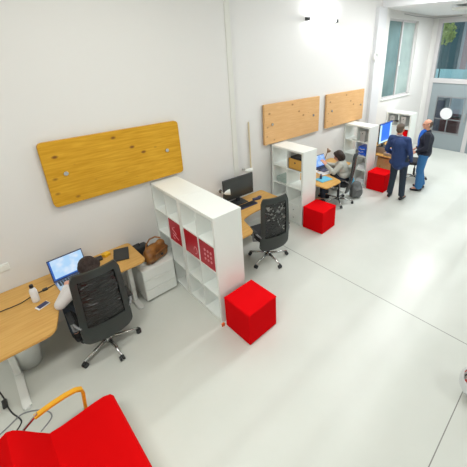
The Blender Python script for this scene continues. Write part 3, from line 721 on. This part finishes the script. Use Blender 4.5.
smooth_angle(slab(bp_, -hw, hw, .085).build('back_cushion', M_REDL, lg), 35)
for s in (-1, 1):
    y = s * (hw + .055)
    P_ = [(-.045, .580), (.02, .592), (.09, .600), (.17, .602), (.245, .592), (.285, .560), (.292, .51), (.282, .42), (.272, .30), (.26, .18), (.245, .02)]
    m = MB()
    up = P_; n = len(P_); A = []; B = []
    for i in range(n):
        a = Vector(P_[max(0, i - 1)]); b = Vector(P_[min(n - 1, i + 1)]); d = (b - a).normalized(); nn = Vector((-d.y, d.x))
        A.append(Vector(P_[i])); B.append(Vector(P_[i]) - nn * .022)
    m.prism([(p.x, p.y) for p in A] + [(p.x, p.y) for p in B[::-1]], -y - .022, -y + .022, .003)
    bmesh.ops.rotate(m.bm, matrix=Matrix.Rotation(PI / 2, 3, 'X'), verts=m.bm.verts)
    m.build('armrest', M_ARM, lg)
    MB().tube([(-.02, y, .585), (-.12, y, .52), (-.20, y, .40), (-.25, y, .20), (-.28, y, .012)], .012).tube([(-.28, y, .012), (.235, y, .012)], .012).build('steel_leg', M_CHROME, lg)
MB().cyl((.2, -hw - .05, .29), (.2, hw + .05, .29), .014).cyl((-.19, -hw - .05, .44), (-.19, hw + .05, .44), .012).build('cross_rail', M_CHROME, lg)
MB().box(-.02, .44, -hw + .02, hw - .02, .285, .31).build('seat_frame', M_ARM, lg)

# ------------------------------------------------------------------ things on and around the nearest desk
Z = .7205
def laptop(loc, rz, label, scr, body, tilt=.32, w=.35, d=.235):
    t = empty('laptop', loc, rz, label, 'laptop')
    MB().box(-w / 2, w / 2, -d, 0, 0, .016, bevel=.004).build('base', body, t)
    k = MB()
    for r in range(4):
        for c in range(11): k.box(-w / 2 + .03 + c * .0268, -w / 2 + .052 + c * .0268, -.045 - r * .026, -.025 - r * .026, .016, .018)
    k.build('keyboard', M_BLK, t); MB().box(-.05, .05, -d + .015, -d + .075, .016, .0168).build('touchpad', M_GREYP, t)
    M = Matrix.Translation((0, -.002, .014)) @ Matrix.Rotation(-tilt, 4, 'X')
    lid = MB().box(-w / 2, w / 2, 0, .007, 0, d + .01, bevel=.003); bmesh.ops.transform(lid.bm, matrix=M, verts=lid.bm.verts); L = lid.build('lid', M_NBLUE, t)
    s = MB().box(-w / 2 + .01, w / 2 - .01, -.0015, -.0005, .014, d - .002); bmesh.ops.transform(s.bm, matrix=M, verts=s.bm.verts); S_ = s.build('screen', scr, L)
    s = MB().box(-w / 2 + .01, w / 2 - .01, -.0025, -.0015, .014, .03); s.box(-w / 2 + .01, -w / 2 + .026, -.0025, -.0015, .03, d - .002); bmesh.ops.transform(s.bm, matrix=M, verts=s.bm.verts); s.build('screen_bar', M_SCRBAR, L)
    return t
laptop((.465, -.43, Z), .06, 'open laptop with a bright blue-white page on the nearest desk', M_SCR1, M_CHROME, tilt=.25, w=.36, d=.25)
b = empty('water_bottle', (.085, -.615, Z), 0, 'white water bottle with a dark cap on the nearest desk', 'bottle')
MB().lathe([(0, 0), (.032, 0), (.034, .01), (.034, .13), (.028, .155), (.016, .17), (.016, .175), (0, .175)]).build('bottle', M_PAPER, b, True)
MB().lathe([(0, .175), (.018, .175), (.018, .205), (.014, .21), (0, .21)]).build('cap', M_BLK, b, True)
p = empty('mobile_phone', (.115, -.745, Z), .35, 'black phone in a pale case lying on the nearest desk beside the bottle', 'phone')
MB().box(-.058, .058, -.036, .036, 0, .008, bevel=.003).build('case', M_PAPER, p); MB().box(-.045, .052, -.030, .030, .008, .011, bevel=.001).build('phone_body', M_NBLUE, p)
c = MB().tube([(-.37, -.56, Z + .006), (-.22, -.54, Z + .006), (-.05, -.545, Z + .006), (.08, -.50, Z + .006), (.19, -.485, Z + .008), (.30, -.46, Z + .006)], .005, 8, 5).box(.165, .215, -.505, -.468, Z, Z + .022, bevel=.008)
tag(c.build('charger_cable', M_BLK), 'dark charger cable with an inline block running across the nearest desk', 'cable')
n_ = empty('notebook', (1.04, -.41, Z), -.35, 'dark notebook on the right wing of the nearest desk', 'notebook')
MB().box(-.09, .09, -.15, .13, 0, .018, bevel=.003).build('cover', M_BLK, n_); MB().box(-.082, .088, -.145, .125, .004, .014).build('pages', M_PAPER, n_)
y = MB().box(.855, .935, -.335, -.265, Z, Z + .04, bevel=.006, rot=(0, 0, .4)); tag(y.build('yellow_box', M_YPLAS), 'small yellow box beside the dark notebook on the nearest desk', 'box')
k = MB().box(.72, .84, -.36, -.28, Z, Z + .03, bevel=.008, rot=(0, 0, -.1)); tag(k.build('pencil_case', M_BLK), 'dark pencil case on the nearest desk just right of the seated person\'s head', 'case')
cb = empty('drawer_cabinet', (1.16, -.67, 0), 0, 'white three-drawer cabinet beside the nearest desk, carrying the tan bag', 'cabinet')
MB().box(0, .44, .016, .47, .03, .50, bevel=.003).build('body', M_WHITE2, cb)
for k in range(3):
    z0 = .035 + k * .156
    d = MB().box(.004, .436, 0, .015, z0, z0 + .150, bevel=.002).build('drawer_front', M_WHITE, cb)
    MB().box(.15, .29, -.008, 0, z0 + .126, z0 + .134).build('pull', M_WHITE2, d)
for x_ in (.05, .39):
    for y_ in (.06, .42): MB().cyl((x_ - .012, y_, .016), (x_ + .012, y_, .016), .016).build('caster', M_BLK, cb)
# tan bag
bg = empty('handbag', (1.44, -.50, .501), .35, 'tan leather handbag slumped on the white drawer cabinet', 'bag')
g = MB(); g.box(-.17, .17, -.085, .085, .004, .17, rot=(.12, 0, 0), bevel=.045); g.ell((-.03, .01, .15), (.15, .075, .085)); g.ell((.10, .0, .17), (.07, .06, .075), rot=(0, .5, 0)); g.ell((-.12, -.03, .09), (.075, .07, .08))
body_ = organic(g, 'bag_body', M_LEATH, .01, bg, 3, .5)
fl = MB().box(-.12, .13, -.112, -.095, .07, .17, rot=(.25, 0, .05), bevel=.008).build('flap', M_LEATH, bg)
for v in body_.data.vertices: v.co.z = max(v.co.z, .002)
MB().tube([(-.14, .01, .20), (-.07, .06, .25), (.01, .08, .275), (.09, .06, .275), (.13, .0, .25)], .010).build('strap', M_LEATH, bg)
MB().box(-.015, .015, -.132, -.115, .09, .12, bevel=.003).build('buckle', M_BLK, bg)
bb = empty('black_laptop_bag', (1.27, -.28, .501), .1, 'black laptop bag behind the tan handbag', 'bag')
g = MB().box(-.16, .16, -.06, .06, .002, .16, bevel=.03); smooth_angle(g.build('bag_body', M_BLK, bb), 60); MB().tube([(-.06, 0, .155), (-.05, 0, .19), (.05, 0, .19), (.06, 0, .155)], .008).build('handle', M_BLK, bb)
wb_ = empty('waste_basket', (-.135, -.60, 0), 0, 'white round wastebasket under the nearest desk', 'bin')
MB().lathe([(0, .004), (.10, .004), (.135, .29), (.14, .30), (.143, .30), (.143, .285), (.13, .285), (.098, .014), (0, .014)]).build('basket', M_WHITE2, wb_, True)
MB().lathe([(.139, .292), (.149, .296), (.149, .306), (.139, .31), (.135, .302), (.139, .292)]).build('rim', M_WHITE2, wb_, True)
c = MB().tube([(-.55, -.55, .006), (-.46, -.68, .006), (-.415, -.85, .006), (-.395, -1.02, .006), (-.37, -1.13, .006), (-.33, -1.24, .006), (-.34, -1.30, .006), (-.42, -1.36, .006), (-.6, -1.40, .006)], .006, 8, 5)
c.box(-.43, -.39, -1.02, -.92, 0, .03, bevel=.008)
tag(c.build('power_cable', M_BLK), 'black power cable with an adapter on the floor at the left edge', 'cable')
c = MB().tube([(-.6, -1.32, .006), (-.42, -1.24, .006), (-.30, -1.20, .008), (-.16, -1.30, .006), (-.12, -1.42, .006), (-.22, -1.50, .006)], .006, 8, 5)
tag(c.build('loose_cable', M_GREYP), 'looped grey cable on the floor behind the red lounge chair', 'cable')

# ------------------------------------------------------------------ second desk
def monitor(loc, rz, label, w, h, scr, stand=True, split=False):
    t = empty('monitor', loc, rz, label, 'monitor')
    z0 = .10 if stand else 0
    MB().box(-w / 2, w / 2, 0, .03, z0, z0 + h, bevel=.005).build('housing', M_BLK, t)
    if not split: MB().box(-w / 2 + .012, w / 2 - .012, -.002, 0, z0 + .018, z0 + h - .012).build('screen', scr, t)
    else:
        MB().box(-w / 2 + .012, w / 2 - .012, -.002, 0, z0 + .018, z0 + h - .012).build('screen', M_SCRW, t)
        MB().box(-w / 2 + .10, w / 2 - .10, -.004, -.002, z0 + .06, z0 + h - .012).build('screen_window', M_SCRB, t)
        MB().box(-w / 2, w / 2, -.006, .0, z0 + h - .03, z0 + h).build('bezel', M_BLUE, t)
    MB().box(-.03, .03, .03, .06, .0, z0 + h * .5).build('neck', M_BLK, t)
    MB().box(-.12, .12, -.09, .13, -.0, .012, bevel=.004).build('foot', M_BLK, t)
    return t
mk = monitor((3.075, -.33, Z), -.04, 'black switched-off monitor on the desk behind the tall shelves', .62, .37, mat('dark_glossy_screen', (.035, .04, .04), .15), True)
kb = empty('keyboard', (3.06, -.52, Z), -.04, 'dark navy keyboard in front of the black monitor', 'keyboard')
MB().box(-.2, .2, -.065, .065, 0, .018, bevel=.004).build('base', M_NBLUE, kb)
kk = MB()
for r in range(4):
    for c in range(14): kk.box(-.188 + c * .027, -.165 + c * .027, -.052 + r * .027, -.03 + r * .027, .018, .024)
kk.build('keys', M_BLK, kb)
def clamp_lamp(loc, lab, yw):
    t = empty('clip_spotlight', loc, 0, lab, 'lamp')
    MB().cyl((0, yw, 0), (0, yw - .015, 0), .03, .03, 18).build('base', M_CHROME, t)
    MB().tube([(0, yw - .01, 0), (.0, yw - .07, .01), (.03, yw - .12, -.005)], .008).build('arm', M_CHROME, t)
    MB().cyl((.0, yw - .11, .0), (.09, yw - .16, .0), .034, .05, 18).ell((.0, yw - .11, .0), .034).build('head', M_WHITE2, t)
clamp_lamp((2.79, -.18, .98), 'small chrome spotlight on the wall left of the black monitor', 0)
clamp_lamp((3.45, 0, 1.14), 'small chrome spotlight on the wall beside the pale stick', 0)
sd = MB().box(3.28, 3.42, -.49, -.43, Z, Z + .03, bevel=.008, rot=(0, 0, -.3)).box(3.40, 3.46, -.475, -.425, Z, Z + .035, bevel=.006); tag(sd.build('stapler', M_NBLUE), 'small dark blue stapler on the second desk near the chair back', 'stapler')

# ------------------------------------------------------------------ third desk
laptop((5.44, -.27, Z), -.08, 'open laptop with a blue screen on the third desk before the person in grey', M_SCR3, M_NBLUE, tilt=.35, w=.38, d=.26)
for k, (x_, y_, r_, lab) in enumerate(((5.08, -.30, .2, 'white sheets of paper on the third desk left of the laptop'), (5.24, -.54, -.25, 'white open sheets on the third desk between the blue folder and the laptop'))):
    tag(MB().box(x_ - .15, x_ + .15, y_ - .105, y_ + .105, Z + k * .003, Z + .003 + k * .003, rot=(0, 0, r_)).build('paper_sheets', M_PAPER), lab, 'paper')
fo = MB().box(4.76, 5.06, -.86, -.64, Z, Z + .012, bevel=.003, rot=(0, 0, -.15)); tag(fo.build('folder', M_CYAN), 'light blue folder at the front of the third desk', 'folder')
bt = empty('ink_bottle', (4.88, -.70, Z + .013), 0, 'small dark bottle standing on the light blue folder', 'bottle')
MB().lathe([(0, 0), (.025, 0), (.027, .06), (.012, .075), (0, .075)]).build('bottle', M_NBLUE, bt, True); MB().lathe([(0, .075), (.014, .075), (.014, .10), (0, .10)]).build('cap', M_BLK, bt, True)
dl = empty('desk_lamp', (5.76, -.12, Z), 0, 'small dark jointed lamp at the back of the third desk', 'lamp')
MB().cyl((0, 0, 0), (0, 0, .02), .06, .055, 24).build('base', M_BLK, dl); MB().tube([(0, 0, .02), (.08, -.02, .22), (-.02, -.10, .36)], .008).build('arm', M_BROWN, dl); MB().cyl((-.02, -.1, .36), (-.05, -.16, .31), .018, .045, 18).build('shade', M_BROWN, dl)
bk = empty('backpack', (6.02, -.86, 0), -.35, 'grey and black backpack on the floor beside the third shelf unit', 'backpack')
g = MB(); g.box(-.14, .14, -.09, .09, .004, .30, bevel=.06); g.ell((0, 0, .28), (.13, .085, .11)); g.ell((0, -.1, .14), (.11, .05, .12))
ob = organic(g, 'pack_body', M_GBAG, .012, bk, 5, .5)
for v in ob.data.vertices: v.co.z = max(v.co.z, .002)
for s in (-1, 1): MB().tube([(s * .07, .085, .33), (s * .08, .13, .22), (s * .07, .09, .06)], .012).build('strap', M_BLK, bk)
MB().tube([(-.1, -.135, .2), (0, -.155, .215), (.1, -.135, .2)], .004).build('zip', M_BLK, bk)
sb = MB(); sb.ell((6.45, -.42, .14), (.13, .12, .13)); sb.box(6.35, 6.55, -.52, -.32, .004, .1, bevel=.03)
o_ = organic(sb, 'blue_bag', M_CYAN, .012, None, 4, .5); tag(o_, 'light blue carrier bag on the floor beside the shelves right of the person in grey', 'bag')
for v in o_.data.vertices: v.co.z = max(v.co.z, .002)

# ------------------------------------------------------------------ fourth desk
monitor((7.45, -.72, Z + .15), 0, 'large monitor showing a bright blue window on the farthest desk', .62, .50, None, True, True)
ri = MB().box(7.30, 7.60, -.82, -.57, Z, Z + .149, bevel=.004); tag(ri.build('monitor_riser', M_BROWN), 'brown box raising the blue-screened monitor on the farthest desk', 'box')
for x_, y_, z_, w_, d_, h_, m_, nm, lab in ((7.36, -.97, 0, .34, .24, .06, M_BROWN, 'cardboard_box', 'flat brown cardboard box under the monitor at the front of the farthest desk'),
        (7.36, -1.13, 0, .30, .07, .04, M_PAPER, 'paper_stack', 'stack of white paper at the front edge of the farthest desk'),
        (7.36, -.97, .061, .24, .14, .06, M_BLUE, 'blue_box', 'blue box lying on the flat brown cardboard box')):
    tag(MB().box(x_ - w_ / 2, x_ + w_ / 2, y_ - d_ / 2, y_ + d_ / 2, Z + z_, Z + z_ + h_, bevel=.006).build(nm, m_), lab, 'box' if 'box' in nm else 'paper')
lw = empty('low_cabinet', (7.15, -1.12, 0), 0, 'pale wooden low cabinet under the front of the farthest desk', 'cabinet')
MB().box(.15, .5, .10, .5, .02, .60, bevel=.004).build('body', M_PINE_L, lw)
for k in range(3): MB().box(.155, .495, .085, .099, .03 + k * .19, .21 + k * .19, bevel=.003).build('drawer_front', M_PINE_L, lw)
ar = empty('desk_lamp', (7.95, -.48, Z), 0, 'black desk lamp with a curved arm beside the blue-screened monitor', 'lamp')
MB().cyl((0, 0, 0), (0, 0, .02), .07, .065, 24).build('base', M_BLK, ar); MB().tube([(0, 0, .02), (0, 0, .50), (.03, -.02, .62), (.12, -.06, .68), (.26, -.12, .66)], .011).build('arm', M_BLK, ar); MB().cyl((.26, -.12, .67), (.33, -.15, .65), .022, .03, 14).build('shade', M_BLK, ar)
rd = rt
tag(rd.build('red_box', M_RED), 'red box in the farthest shelf unit behind the shoulder of the man in navy', 'box')
# chrome ball at the right edge
cbal = empty('chrome_ball_lamp', (2.82, -4.155, 0), 0, 'polished chrome ball lamp on the floor at the right edge of the picture', 'lamp')
MB().cyl((0, 0, 0), (0, 0, .02), .07, .06, 28).build('foot', M_BLK, cbal); MB().ell((0, 0, .17), .16, seg=40).build('ball', M_MIRROR, cbal, True)

# ------------------------------------------------------------------ camera
cam = bpy.data.cameras.new('camera'); co = bpy.data.objects.new('camera', cam); COL.objects.link(co); sc.camera = co
cx, cy, f = 274.675, 180.96, 319.3
r = Vector((0.7045, -0.7096, -0.0111)).normalized(); fw = Vector((0.6542, 0.6554, -0.3776)); fw = (fw - r * fw.dot(r)).normalized(); up = r.cross(fw)
M = Matrix((r, up, -fw)).transposed().to_4x4(); M.translation = Vector((0, -4.27, 3.131)); co.matrix_world = M
cam.sensor_fit = 'HORIZONTAL'; cam.sensor_width = 36; cam.lens = 36 * f / 467
cam.shift_x = (233.5 - cx) / 467; cam.shift_y = (cy - 233.5) / 467
cam.clip_start = .05; cam.clip_end = 200
sc.view_settings.view_transform = 'Standard'; sc.view_settings.look = 'None'; sc.view_settings.gamma = 1; sc.view_settings.use_curve_mapping = False
sc.view_settings.exposure = .0
